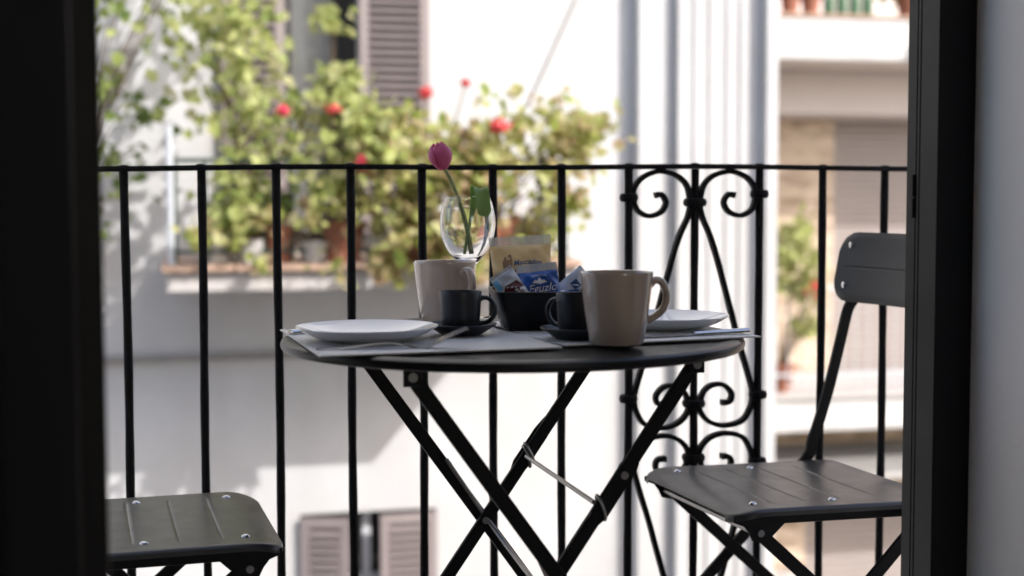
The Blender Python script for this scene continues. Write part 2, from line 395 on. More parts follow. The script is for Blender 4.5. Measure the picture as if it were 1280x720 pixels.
# ================================================================== BISTRO TABLE
TC = Vector((0.4045, 1.791)); TYAW = R(4.3); TZ = 0.7185
tb = thing('bistro_table', 'round black metal folding bistro table set for breakfast', 'table', (TC.x, TC.y, 0), TYAW)
RT = 0.298
prof = [(0.0001, TZ - 0.0022), (RT - 0.03, TZ - 0.0022), (RT - 0.022, TZ - 0.0012), (RT - 0.014, TZ), (RT - 0.006, TZ - 0.0008), (RT - 0.0015, TZ - 0.0032), (RT, TZ - 0.0072),
        (RT - 0.001, TZ - 0.0115), (RT - 0.004, TZ - 0.0138), (RT - 0.009, TZ - 0.0138), (RT - 0.010, TZ - 0.010), (RT - 0.018, TZ - 0.005), (0.0001, TZ - 0.005)]
MB().lathe(prof, 128).build('tabletop', 'table_metal', tb, smooth=True)
# legs: two crossing pairs of flat bars
CZ = 0.44; TOPL = 0.692
def legline(sx, y, z):      # bar that starts at top on side sx and crosses the middle at CZ
    k = (z - CZ) / (TOPL - CZ)
    return Vector((0.006 + sx * 0.180 * k, y, z))
YS = {-1: (-0.171, 0.171), 1: (-0.157, 0.157)}
for sx in (-1, 1):
    for y in YS[sx]:
        q = MB(); q.bar(legline(sx, y, 0.012), legline(sx, y, TOPL + 0.004), 0.0180, 0.007, (1, 0, 1)); lg = q.build('leg', 'leg_metal', tb, bevel=0.0012)
        ft = MB().bar(legline(sx, y, 0.0), legline(sx, y, 0.03), 0.021, 0.012, (1, 0, 1)).build('foot_cap', 'rubber', lg)
        br = MB().box((.006 + sx * .180) - .011, (.006 + sx * .180) + .011, y - (0.0065 if y < 0 else -0.0035), y + (0.0065 if y > 0 else -0.0035), TOPL - 0.012, TZ - 0.006)
        br.build('bracket', 'leg_metal', tb, bevel=0.003)
        s = -1 if y < 0 else 1
        bo = MB(); bo.tube([((.006 + sx * .180), y + s * .0062, TOPL - .001), ((.006 + sx * .180), y + s * .0092, TOPL - .001)], 0.0055, 14); bo.build('bolt', 'rivet', tb, smooth=True)
for s in (-1, 1):
    bo = MB(); bo.tube([(.006, s * .150, CZ), (.006, s * .180, CZ)], 0.005, 12); bo.build('pivot_bolt', 'rivet', tb, smooth=True)
# cross rods that tie each pair of legs
for sx, y in ((-1, .171), (1, .157)):
    p = legline(sx, y, 0.09); MB().tube([(p.x, -y, p.z), (p.x, y, p.z)], 0.005, 10).build('cross_rod', 'leg_metal', tb, smooth=True)
# lock plates on the right hand pair, with the wire catch between them
for y in YS[1]:
    s = -1 if y < 0 else 1
    a = legline(1, y + s * 0.0045, 0.505); c = legline(1, y + s * .0045, 0.577)
    dr = (c - a).normalized()
    q = MB(); q.sweep([a, a + dr * .012, c - dr * .022, c], [(-.0115, -.0012), (.0115, -.0012), (.0115, .0012), (-.0115, .0012)], side=(1, 0, -.7), scale=[.7, 1, 1, .75])
    q.build('lock_plate', 'leg_metal', tb)
    e = c - dr * .022
    q = MB(); q.tube([e + Vector((0, s * .001, 0)), e + Vector((0, s * .004, 0))], .005, 12); q.build('rivet', 'wire', tb, smooth=True)
def ring(center, axis, r, wr, n=28, sq=0.62):
    ax = Vector(axis).normalized(); u = ax.orthogonal().normalized(); u = (Vector((0, 1, 0)) - ax * ax.y).normalized(); v = ax.cross(u)
    return [Vector(center) + u * r * sq * math.cos(2 * math.pi * k / n) + v * r * math.sin(2 * math.pi * k / n) for k in range(n)]
pc = legline(1, .157, .527); pd = legline(1, -.157, .520)
wr = MB()
wr.tube([pc + Vector((-.004, -.012, .002)), pd + Vector((-.004, .012, .004))], 0.0030, 10)
for p in (pc, pd):
    wr.tube(ring(p, (.95, 0, .30), 0.0160, .002), 0.0020, 8, closed=True)
wr.tube(ring(pc + Vector((.004, 0, .005)), (.95, 0, .45), 0.0160, .002), 0.0020, 8, closed=True)
wr.build('wire_catch', 'wire', tb, smooth=True)
# bent stay wire on the left hand pair
pa = legline(-1, .171, .525) + Vector((.006, -.010, .004)); pb = legline(-1, -.171, .470) + Vector((-.004, .012, 0))
wr = MB(); wr.tube(spline([pa, (0.016, .148, .430), (0.035, .02, .385), (0.036, -.06, .385), pb], 8), 0.0030, 10)
wr.build('stay_wire', 'wire', tb, smooth=True)

# ================================================================== FOLDING CHAIRS
def make_chair(label, loc, rz):
    c = thing('folding_chair', label, 'chair', loc, rz, 'dark metal folding chairs')
    SZ = 0.45; X0, X1, W = -0.205, 0.138, 0.172; th = 0.0016
    gro = [0.06, 0.005, -0.055, -0.12]
    xs = sorted(set([round(X0 + (X1 - X0) * i / 26, 4) for i in range(27)] + [round(gx + d, 4) for gx in gro for d in (-.006, -.0027, -.0012, 0, .0012, .0027, .006)] + [X0 + .003, X0 + .008, X1 - .003, X1 - .007]))
    ys = [-1, -.985, -.96, -.93, -.85, -.75, -.72, -.5, -.25, 0, .25, .5, .72, .75, .85, .93, .96, .985, 1]
    def top(x, y, hw):
        z = SZ
        f = (x - (X1 - 0.050)) / 0.050
        if f > 0: z -= 0.012 * f ** 2.0
        r = (X0 + 0.04 - x) / 0.04
        if r > 0: z += 0.004 * r ** 2
        z -= 0.0012 * (1 - (abs(y) / W) ** 2) * (1 if f <= 0 else max(0, 1 - f))
        for gx in gro:
            if abs(y) < 0.128: z -= 0.0012 * max(0, 1 - abs(x - gx) / .0025)
        return z
    def hw(x):
        rr = 0.035
        for e, s in ((X0, 1), (X1, -1)):
            d = (x - e) * s
            if d < rr: return W - rr + math.sqrt(max(0, rr * rr - (rr - d) ** 2))
        return W
    m = MB(); nx = len(xs); ny = len(ys)
    for lay in (0, 1):
        for x in xs:
            h = hw(x)
            for yy in ys:
                z = top(x, yy * h, h)
                if abs(yy) >= .985: z -= .0012 if abs(yy) < 1 else .004
                m.v.append((x, yy * h, z - (th if lay == 0 and False else (0 if lay == 0 else (th if abs(yy) < 1 else .006)))))
    for lay in (0, 1):
        o = lay * nx * ny
        for i in range(nx - 1):
            for j in range(ny - 1):
                m.f.append((o + i * ny + j, o + (i + 1) * ny + j, o + (i + 1) * ny + j + 1, o + i * ny + j + 1))
    o = nx * ny
    for i in range(nx - 1):
        for j in (0, ny - 1):
            m.f.append((i * ny + j, (i + 1) * ny + j, o + (i + 1) * ny + j, o + i * ny + j))
    for i in (0, nx - 1):
        for j in range(ny - 1):
            m.f.append((i * ny + j, i * ny + j + 1, o + i * ny + j + 1, o + i * ny + j))
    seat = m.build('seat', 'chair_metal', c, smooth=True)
    for x in (.09, -.04):
        for y in (-.128, .128):
            MB().lathe([(.0001, .0032), (.003, .0028), (.0055, .0012), (.0062, -.001)], 14, (x, y, top(x, y, W))).build('rivet', 'steel', seat, smooth=True)
    # seat side rails
    for y in (-.150, .150):
        MB().box(-.185, .10, y - .004, y + .004, SZ - .026, SZ - .006).build('seat_rail', 'leg_metal', c, bevel=.002)
        # gusset under the front rivet
        s = 1 if y > 0 else -1
        gq = MB(); n0 = len(gq.v)
        outl = [(.135, SZ - .020), (.118, SZ - .026), (.110, SZ - .036), (.104, SZ - .048), (.086, SZ - .052), (.072, SZ - .042), (.055, SZ - .026), (.04, SZ - .010), (.135, SZ - .012)]
        for yy in (y + s * .0045, y + s * .0075): gq.v += [(a, yy, z) for a, z in outl]
        k = len(outl); gq.f += [tuple(range(k)), tuple(range(k, 2 * k))] + [(i, (i + 1) % k, k + (i + 1) % k, k + i) for i in range(k)]
        gq.build('gusset', 'leg_metal', c)
        MB().tube([(.092, y + s * .0072, SZ - .037), (.092, y + s * .0105, SZ - .037)], .0052, 12).build('bolt', 'rivet', c, smooth=True)
    MB().tube([(.100, -.150, SZ - .036), (.100, .150, SZ - .036)], .0042, 10).build('front_rod', 'wire', c, smooth=True)
    # front-to-rear legs
    for y in (-.142, .142):
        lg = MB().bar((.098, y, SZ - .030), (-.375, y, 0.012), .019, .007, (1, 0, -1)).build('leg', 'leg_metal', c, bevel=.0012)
        MB().bar((-.360, y, .027), (-.388, y, -.0005 + .0005), .025, .011, (1, 0, -1)).build('foot_cap', 'rubber', lg)
    MB().tube([(-.29, -.142, .09), (-.29, .142, .09)], .0045, 8).build('cross_rod', 'leg_metal', c, smooth=True)
    # uprights run from the front feet up past the seat to the backrest
    for y in (-.182, .182):
        P = spline([(.250, y, .012), (.04, y, .222), (-.160, y, .430), (-.188, y, .485), (-.214, y, .565), (-.236, y, .655), (-.248, y, .705), (-.258, y * .96, .735), (-.270, y * .92, .815)], 5)
        u = MB(); u.sweep(P, [(-.0095, -.0035), (.0095, -.0035), (.0095, .0035), (-.0095, .0035)], side=(1, 0, .35)); lg = u.build('upright', 'leg_metal', c, bevel=.001)
        MB().bar((.236, y, .027), (.262, y, 0), .025, .011, (1, 0, 1)).build('foot_cap', 'rubber', lg)
        s = 1 if y > 0 else -1
        MB().tube([(-.160, y - s * .034, .430), (-.160, y + s * .004, .430)], .0085, 14).build('pivot', 'rubber', c, smooth=True)
        MB().tube([(-.160, y + s * .004, .430), (-.160, y + s * .020, .430)], .0125, 14).build('pivot_knob', 'rubber', c, smooth=True)
    MB().tube([(.168, -.182, .094), (.168, .182, .094)], .0045, 8).build('cross_rod', 'leg_metal', c, smooth=True)
    # backrest: curved rounded sheet
    m = MB(); BW = .188; Z0, Z1 = .721, .839; ny, nz = 41, 25
    cz = (Z0 + Z1) / 2; hz_ = (Z1 - Z0) / 2
    def sgn(a): return (a > 0) - (a < 0)
    zs = sorted([-1, -.97, -.9, -.75, -.5, -.25, -.06, -.03, 0, .03, .06, .25, .5, .75, .9, .97, 1]); nz = len(zs)
    yv = sorted(set([-1 + 2 * i / 36 for i in range(37)] + [-.985, .985, -.965, .965])); ny = len(yv)
    for lay in (0, 1):
        for a in yv:
            y = a * BW; rr = .032
            d = BW - abs(y); hh = hz_ if d >= rr else hz_ - rr + math.sqrt(max(0, rr * rr - (rr - d) ** 2))
            for q in zs:
                z = cz + q * hh
                x = -.247 - (z - Z0) * .17 + .030 * a * a - .0018 * (1 if abs(q) > .965 else 0)
                if abs(q) < .02 and abs(a) < .84: x -= .0015
                m.v.append((x - (.0018 if lay else 0), y, z))
    for lay in (0, 1):
        o = lay * ny * nz
        for i in range(ny - 1):
            for j in range(nz - 1): m.f.append((o + i * nz + j, o + (i + 1) * nz + j, o + (i + 1) * nz + j + 1, o + i * nz + j + 1))
    o = ny * nz
    for i in range(ny - 1):
        for j in (0, nz - 1): m.f.append((i * nz + j, (i + 1) * nz + j, o + (i + 1) * nz + j, o + i * nz + j))
    for i in (0, ny - 1):
        for j in range(nz - 1): m.f.append((i * nz + j, i * nz + j + 1, o + i * nz + j + 1, o + i * nz + j))
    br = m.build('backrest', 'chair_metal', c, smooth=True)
    for y in (-.166, .166):
        for z in (.749, .817):
            x = -.247 - (z - Z0) * .17 + .030 * (y / BW) ** 2
            v = MB(); v.tube([(x - .004, y, z), (x + .0016, y, z), (x + .0026, y, z)], .0055, 12, scale=[1, 1, .6]); v.build('rivet', 'steel', br, smooth=True)
    return c
# left chair faces +x, right chair faces -x
make_chair('dark metal folding chair beside the plate with the fork', (-0.036, 2.0075, 0), R(4.2))
make_chair('dark metal folding chair in front of the scrollwork railing panel', (0.852, 2.040, 0.001), R(180 + 5.6)).rotation_euler[1] = R(-1.3)

# ================================================================== ON THE TABLE
MZT = TZ + 0.0026                  # top of the mats
def placemat(label, corner, yaw, w, d):
    m = MB(); nx, ny = 24, 24; t = .0016
    ca, sa = math.cos(yaw), math.sin(yaw)
    for lay in (0, 1):
        for i in range(nx + 1):
            for j in range(ny + 1):
                x = w * i / nx; y = d * j / ny
                z = (t if lay == 0 else 0)
                m.v.append((x, y, z))
    N = (nx + 1) * (ny + 1)
    for lay in (0, 1):
        for i in range(nx):
            for j in range(ny):
                a = lay * N + i * (ny + 1) + j; m.f.append((a, a + ny + 1, a + ny + 2, a + 1))
    for i in range(nx):
        for j in (0, ny):
            a = i * (ny + 1) + j; m.f.append((a, a + ny + 1, N + a + ny + 1, N + a))
    for j in range(ny):
        for i in (0, nx):
            a = i * (ny + 1) + j; m.f.append((a, a + 1, N + a + 1, N + a))
    o = m.build('placemat', 'weave'); o.location = (*corner, TZ + .001); o.rotation_euler = (0, 0, yaw)
    return tag(o, label, 'placemat', 'woven placemats')
placemat('grey woven placemat under the plate with the fork', (0.137, 1.583), R(4.2), 0.286, 0.325)
placemat('grey woven placemat under the front beige mug', (0.4315, 1.6245), R(9.0), 0.268, 0.325)

def plate(label, x, y):
    k = [(.0001, .004), (.045, .0042), (.058, .0062), (.072, .0115), (.0865, .0172), (.0874, .0178), (.0876, .0170), (.074, .0085), (.060, .0030), (.048, .0008), (.046, 0), (.0001, .0012)]
    o = MB().lathe(k, 96).build('plate', 'porcelain', smooth=True); o.location = (x, y, MZT + .0002); return tag(o, label, 'plate', 'white plates')
plate('white coupe plate with a fork lying in front of it', 0.209, 1.739)
plate('white coupe plate behind the front beige mug', 0.612, 1.800)

def mug(label, x, y, ang, z):
    t = thing('mug', label, 'mug', (x, y, z), ang, 'beige glazed mugs')
    Hm = .0865
    po = [(.0001, .002), (.026, .002), (.0275, 0), (.0305, .0008), (.0325, .004), (.0352, .018), (.0385, .040), (.0412, .062), (.0428, .080), (.0436, Hm - .002), (.0432, Hm), (.0418, Hm - .0004), (.0408, Hm - .003), (.0398, .075), (.0375, .050), (.034, .024), (.029, .009), (.022, .0065), (.0001, .006)]
    MB().lathe(po, 64).build('body', 'beige_glaze', t, smooth=True)
    P = spline([(.0385, 0, .0715), (.0455, 0, .0760), (.0530, 0, .0745), (.0585, 0, .0655), (.0598, 0, .0540), (.0565, 0, .0430), (.0490, 0, .0350), (.0425, 0, .0312), (.0350, 0, .0285)], 6)
    n = len(P); sc = [1 + .45 * max(0, 1 - min(i, n - 1 - i) / 7) for i in range(n)]
    h = MB(); h.sweep(P, circ(.0062, 14, .0046), side=(0, 1, 0), scale=sc); h.build('handle', 'beige_glaze', t, smooth=True)
    return t
mug('beige glazed mug standing in front beside the dark espresso cup', 0.4925, 1.6190, R(-8), MZT)
mug('beige glazed mug with the wine glass behind it', 0.342, 1.940, R(-62), MZT)

def cup(label, x, y, ang, z, group='dark espresso cups'):
    t = thing('espresso_cup', label, 'cup', (x, y, z), ang, group)
    Hc = .0515
    po = [(.0001, .0015), (.017, .0015), (.0185, 0), (.0205, .0008), (.0225, .003), (.0243, .010), (.0254, .022), (.0264, .040), (.0270, Hc - .001), (.0266, Hc), (.0256, Hc - .0006), (.0250, Hc - .003), (.0238, .020), (.021, .008), (.015, .005), (.0001, .005)]
    MB().lathe(po, 48).build('body', 'dark_ceramic', t, smooth=True)
    P = spline([(.0245, 0, .0415), (.0300, 0, .0430), (.0370, 0, .0415), (.0425, 0, .0350), (.0440, 0, .0270), (.0415, 0, .0185), (.0350, 0, .0125), (.0290, 0, .0110), (.0235, 0, .0105)], 6)
    n = len(P); sc = [1 + .4 * max(0, 1 - min(i, n - 1 - i) / 6) for i in range(n)]
    h = MB(); h.sweep(P, circ(.0042, 12, .0030), side=(0, 1, 0), scale=sc); h.build('handle', 'dark_ceramic', t, smooth=True)
    return t
def saucer(label, x, y):
    k = [(.0001, .0045), (.020, .0045), (.026, .0060), (.036, .0105), (.0445, .0150), (.0452, .0146), (.0448, .0135), (.036, .0075), (.026, .0010), (.0245, 0), (.0001, .0005)]
    o = MB().lathe(k, 64).build('saucer', 'dark_ceramic', smooth=True); o.location = (x, y, MZT); return tag(o, label, 'saucer', 'dark saucers')
saucer('dark saucer beside the rim of the plate with the fork', 0.334, 1.775)
cup('dark espresso cup in front of the beige mug by the plate', 0.3325, 1.774, R(-16), MZT + .0048)
saucer('dark saucer between the black dish and the front beige mug', 0.463, 1.692)
cup('dark espresso cup with its handle towards the black dish', 0.465, 1.694, R(133), MZT + .0048)

# black tapered square dish
def dish(x, y, rz):
    def ringv(h, z, rr):
        out = []
        for cx, cy, a0 in ((1, 1, 0), (-1, 1, 90), (-1, -1, 180), (1, -1, 270)):
            for k in range(5):
                a = R(a0 + 90 * k / 4); out.append((cx * (h - rr) + rr * math.cos(a), cy * (h - rr) + rr * math.sin(a), z))
        return out
    m = MB(); lv = [(.044, 0, .008), (.046, .001, .009), (.061, .050, .010), (.0618, .0515, .0105), (.0605, .0520, .0105), (.0585, .0510, .0095), (.044, .006, .008)]
    for h, z, rr in lv: m.v += ringv(h, z, rr)
    n = 20
    for i in range(len(lv) - 1):
        for k in range(n): m.f.append((i * n + k, i * n + (k + 1) % n, (i + 1) * n + (k + 1) % n, (i + 1) * n + k))
    m.f.append(tuple(range(n))); m.f.append(tuple(range((len(lv) - 1) * n, len(lv) * n)))
    o = m.build('square_dish', 'black_ceramic', smooth=True); o.location = (x, y, MZT); o.rotation_euler = (0, 0, rz)
    return tag(o, 'black tapered square dish full of small snack packets', 'dish')
DX, DY, DR = 0.452, 1.850, R(-6)
dish(DX, DY, DR)

# snack packets: bulging pouches with crimped ends
def pouch_h(x, y, w, h, t):
    fx = max(0, 1 - (abs(x) / (w / 2)) ** 2.4); fy = max(0, 1 - (abs(y) / (h / 2)) ** 2.4)
    return t / 2 * (fx * fy) ** .5
def pouch(name, label, w, h, t, m, Mx, ends=None, wr=.0018, seed=1, taper=0.0):
    rr = random.Random(seed); a1, a2, a3 = rr.random() * 6, rr.random() * 6, rr.random() * 6
    def hf(x, y):
        e = 1 if abs(x) < w / 2 and abs(y) < h / 2 else 0
        cr = wr * (math.sin(x * 210 + a1 + y * 60) * .5 + math.sin(y * 170 + a2 - x * 90) * .6 + .5 * math.sin((x + y) * 320 + a3))
        return pouch_h(x, y, w, h, t) , cr * e
    n, k = 25, 21
    me = MB()
    for lay in (1, -1):
        for i in range(n + 1):
            for j in range(k + 1):
                x = -w / 2 + w * i / n; y = -h / 2 + h * j / k
                z, c = hf(x, y); me.v.append((x * (1 + taper * y / h), y, lay * (z + .0002) + c))
    N = (n + 1) * (k + 1)
    for lay in (0, 1):
        for i in range(n):
            for j in range(k):
                a = lay * N + i * (k + 1) + j; me.f.append((a, a + k + 1, a + k + 2, a + 1))
    o = me.build(name, m, smooth=True); o.matrix_world = Mx; tag(o, label, 'packet')
    o['_hf'] = 0; del o['_hf']
    for (y0, y1, mm) in (ends or []):           # crimped header strips
        e = MB(); nx = 40
        for lay in (0, 1):
            for i in range(nx + 1):
                for j in range(5):
                    x = -w / 2 + w * i / nx; y = y0 + (y1 - y0) * j / 4
                    if j == 4: y += .0009 * (1 if i % 2 else -1)
                    _, c = hf(max(-w / 2 + .001, min(w / 2 - .001, x)), max(-h / 2 + .001, min(h / 2 - .001, y)))
                    e.v.append((x * (1 + taper * y / h), y, c * .8 + .00015 * math.sin(x * 900) + (.0004 if lay == 0 else -.0004)))
        N2 = (nx + 1) * 5
        for lay in (0, 1):
            for i in range(nx):
                for j in range(4):
                    a = lay * N2 + i * 5 + j; e.f.append((a, a + 5, a + 6, a + 1))
        for i in range(nx):
            for j in (0, 4):
                a = i * 5 + j; e.f.append((a, a + 5, N2 + a + 5, N2 + a))
        for i in (0, nx):
            for j in range(4):
                a = i * 5 + j; e.f.append((a, a + 1, N2 + a + 1, N2 + a))
        e.build('crimped_end', mm, o)
    return o, (lambda x, y: sum(hf(x, y)))
def draped(o, hf, verts, faces, name, m, off=.0007):
    q = MB(); q.v = [(x, y, hf(x, y) + off) for x, y in verts]; q.f = faces
    return q.build(name, m, o)
def poly_on(o, hf, outline, name, m, off=.0007, n=10):
    # triangulated flat print following the pouch surface
    bm = bmesh.new(); f = bm.faces.new([bm.verts.new((x, y, 0)) for x, y in outline])
    bmesh.ops.triangulate(bm, faces=[f]); bmesh.ops.subdivide_edges(bm, edges=bm.edges[:], cuts=3, use_grid_fill=True)
    bmesh.ops.triangulate(bm, faces=bm.faces[:])
    bm.verts.index_update(); v = [(p.co.x, p.co.y) for p in bm.verts]; fs = [tuple(p.index for p in q.verts) for q in bm.faces]; bm.free()
    return draped(o, hf, v, fs, name, m, off)
def text_on(o, hf, body, x, y, size, m, rot=0, shear=0.0, bow=0.0, off=.0011, bold=0.0):
    cu = bpy.data.curves.new('txt', 'FONT'); cu.body = body; cu.size = size; cu.align_x = 'CENTER'; cu.align_y = 'CENTER'; cu.shear = shear; cu.offset = bold; cu.resolution_u = 3
    t = bpy.data.objects.new('txt', cu); COL.objects.link(t)
    dg = bpy.context.evaluated_depsgraph_get(); me = bpy.data.meshes.new_from_object(t.evaluated_get(dg))
    COL.objects.unlink(t); bpy.data.objects.remove(t)
    ca, sa = math.cos(rot), math.sin(rot)
    vv = []
    for p in me.vertices:
        px, py = p.co.x, p.co.y + bow * p.co.x ** 2
        vv.append((x + px * ca - py * sa, y + px * sa + py * ca))
    fs = [tuple(q.vertices) for q in me.polygons]
    r = draped(o, hf, vv, fs, 'lettering', m, off); bpy.data.meshes.remove(me); return r
def stand(x, y, z, yaw, lean, roll=0.0):
    """upright packet: local y up, local z toward the viewer side (-y world) turned by yaw, leaning back."""
    return Matrix.Translation((x, y, z)) @ Matrix.Rotation(yaw, 4, 'Z') @ Matrix.Rotation(R(90) - lean, 4, 'X') @ Matrix.Rotation(roll, 4, 'Z')
ZB = MZT + .010
VY = R(-12)
o, hf = pouch('rusk_packet', 'large cream coloured packet with clear sealed top in the black dish', .078, .092, .020, 'packet_cream', stand(.4400, 1.889, ZB + .054, R(-10), R(8), R(3)), ends=[(.0455, .058, 'clear_film')], seed=3, taper=.16)
text_on(o, hf, 'Mascadoz', .008, .0215, .0098, 'print_blue', bow=-6.0, shear=.2, bold=.0002)
poly_on(o, hf, [(-.026, .022), (-.022, .031), (-.014, .033), (-.012, .021), (-.016, .003), (-.024, .003)], 'print', 'print_brown')
poly_on(o, hf, [(-.010, .012), (.026, .014), (.030, -.002), (-.012, -.004)], 'print', 'print_brown', .0005)
o, hf = pouch('biscuit_packet', 'blue packet with silver crimped top and white mountain print', .0545, .056, .017, 'packet_blue', stand(.4515, 1.836, ZB + .0385, R(-9), R(14), R(6)), ends=[(.0265, .0385, 'packet_silver')], seed=5)
text_on(o, hf, 'Eguzlo', .003, .0035, .0150, 'print_white', shear=.35, rot=R(2))
poly_on(o, hf, [(-.009, .0115), (-.005, .0155), (-.002, .014), (.001, .0190), (.005, .0145), (.007, .0155), (.011, .0115), (.001, .0095)], 'print', 'print_white')
text_on(o, hf, 'ALIMENTARI', .001, .0215, .0036, 'print_white', bow=-14)
o, hf = pouch('spread_packet', 'small white and dark red spread sachet at the corner of the dish', .034, .046, .009, 'packet_white', stand(.4075, 1.812, ZB + .0450, R(-4), R(10), R(33)), ends=[(.022, .027, 'packet_silver')], seed=8)
poly_on(o, hf, [(-.016, -.004), (-.006, .007), (.012, .006), (.016, -.004), (.016, -.021), (-.016, -.021)], 'print', 'packet_wine')
poly_on(o, hf, [(-.0165, -.020), (-.0165, -.010), (.0165, -.006), (.0165, -.016)], 'print', 'print_white', .0010)
text_on(o, hf, 'nutell', .000, -.0130, .0105, 'packet_wine', rot=R(6), off=.0016, bold=.0003)
for i in range(4):
    yb = .0195 - i * .0028
    poly_on(o, hf, [(-.008, yb), (.009, yb), (.009, yb + .0011), (-.008, yb + .0011)], 'print', 'print_grey', .0010)
poly_on(o, hf, [(-.0165, .004), (-.0165, .020), (-.010, .020), (-.010, .006)], 'print', 'packet_sky', .0008)
o, hf = pouch('sugar_packet', 'white sachet with small dark blue square beside the blue packet', .034, .048, .008, 'packet_white', stand(.5000, 1.846, ZB + .0430, R(-12), R(16), R(-50)), ends=[(.0235, .0275, 'packet_white')], seed=11)
poly_on(o, hf, [(-.006, .000), (-.006, .0105), (.005, .0105), (.005, .000)], 'print', 'print_navy')
poly_on(o, hf, [(-.004, .0015), (.003, .0085), (.0035, .006), (-.002, .001)], 'print', 'print_white', .0011)
o, hf = pouch('sweetener_packet', 'plain blue sachet tucked between the white sachet and the cup', .030, .040, .006, 'packet_blue', stand(.4850, 1.812, ZB + .0225, R(-16), R(12), R(4)), seed=13)

# wine glass with a tulip
GX, GY = 0.3905, 2.0245
gp = [(.0001, .0025), (.010, .003), (.022, .0022), (.031, .0012), (.0325, .0006), (.0318, 0), (.0001, .0002)]
t = thing('wine_glass', 'clear stemmed wine glass holding the pink tulip', 'glass', (GX, GY, TZ + .0005))
zb = .0775
prof = [(.0001, .0004), (.030, 0), (.0322, .0010), (.0315, .0022), (.022, .0034), (.010, .0055), (.0050, .012), (.0040, .030), (.0040, .060), (.0052, .074), (.0100, zb), (.0200, zb + .0100), (.0300, zb + .0230), (.0370, zb + .0390), (.0402, zb + .0560), (.0400, zb + .0700), (.0370, zb + .0860), (.0325, zb + .0990), (.0318, zb + .0997), (.0311, zb + .0990),
        (.0357, zb + .0860), (.0386, zb + .0700), (.0388, zb + .0560), (.0355, zb + .0395), (.0282, zb + .0240), (.0180, zb + .0125), (.0080, zb + .0075), (.0001, zb + .0065)]
pf = spline([(r, 0, z) for r, z in prof], 3); prof2 = [(max(.0001, p.x), p.z) for p in pf]
MB().lathe(prof2, 72).build('bowl', 'glass', t, smooth=True)
tu = thing('tulip', 'single pink tulip with one folded leaf standing in the glass', 'flower', (GX, GY, TZ + zb + .009))
TB = Vector((GX, GY, TZ + zb + .009))
def rel(p): return tuple(Vector(p) - TB)
stemP = spline([rel((.3955, 2.020, .8130)), rel((.390, 2.026, .850)), rel((.3815, 2.033, .885)), rel((.3700, 2.040, .918)), rel((.3600, 2.0415, .937))], 8)
MB().tube(stemP, .0030, 10, scale=[1.25 - .3 * i / len(stemP) for i in range(len(stemP))]).build('stem', 'tulip_stem', tu, smooth=True)
# petals
fc = rel((.3600, 2.0415, .936)); axis = Vector((-.26, .02, .96)).normalized()
zq = axis.to_track_quat('Z', 'X').to_matrix().to_4x4()
def petal(ang, rmax, h, open_, wid):
    m = MB(); nu, nv = 12, 10
    for lay in (0, 1):
        for i in range(nu + 1):
            u = i / nu
            rad = rmax * (math.sin(math.pi * min(1, u * .835 + .06)) ** .62) * (1 + open_ * u * u) - lay * .0007
            half = wid * (.55 + .45 * min(1, u / .35)) * (1.0 if u < .55 else max(.06, 1 - ((u - .55) / .45) ** 2.6) ** .5)
            for j in range(nv + 1):
                a = ang + half * (2 * j / nv - 1)
                e = abs(2 * j / nv - 1)
                z = h * (u ** .9) - .0020 * e * e * u
                m.v.append(tuple(zq @ Vector(((rad - .0008 * e * e) * math.cos(a), (rad - .0008 * e * e) * math.sin(a), z)) + Vector(fc)))
    N = (nu + 1) * (nv + 1)
    for lay in (0, 1):
        for i in range(nu):
            for j in range(nv):
                a = lay * N + i * (nv + 1) + j; m.f.append((a, a + nv + 1, a + nv + 2, a + 1))
    for i in range(nu):
        for j in (0, nv):
            a = i * (nv + 1) + j; m.f.append((a, a + nv + 1, N + a + nv + 1, N + a))
    for j in range(nv):
        a = nu * (nv + 1) + j; m.f.append((a, a + 1, N + a + 1, N + a))
    return m.build('petal', 'tulip_petal', tu, smooth=True)
for k in range(3): petal(R(-92 + 120 * k), .0150, .0405, -.04, R(66))
for k in range(3): petal(R(-62 + 120 * k), .0178, .0380, .02, R(52))
# leaf: rises, folds over the rim of the glass
lp = spline([rel((.3860, 2.018, .8130)), rel((.3905, 2.019, .840)), rel((.3960, 2.016, .868)), rel((.4010, 2.009, .893)), rel((.4030, 2.001, .9065)), rel((.4045, 1.992, .9065)), rel((.4065, 1.987, .895)), rel((.4080, 1.986, .879)), rel((.4110, 1.987, .868))], 6)
n = len(lp); lw = []
for i in range(n):
    u = i / (n - 1); lw.append((max(.10, min(1, .22 + 1.0 * max(0, u - .22) / .35)) * (1 if u < .90 else max(.08, 1 - ((u - .90) / .10) ** 1.5)), 1))
MB().sweep(lp, [(-.0128, .0026), (-.006, .0006), (0, -.0004), (.004, .0006), (.0085, .0026), (.0085, .0031), (.004, .0011), (0, .0003), (-.006, .0011), (-.0128, .0031)], side=(1, .12, -.10), scale=lw).build('leaf', 'tulip_leaf', tu, smooth=True)

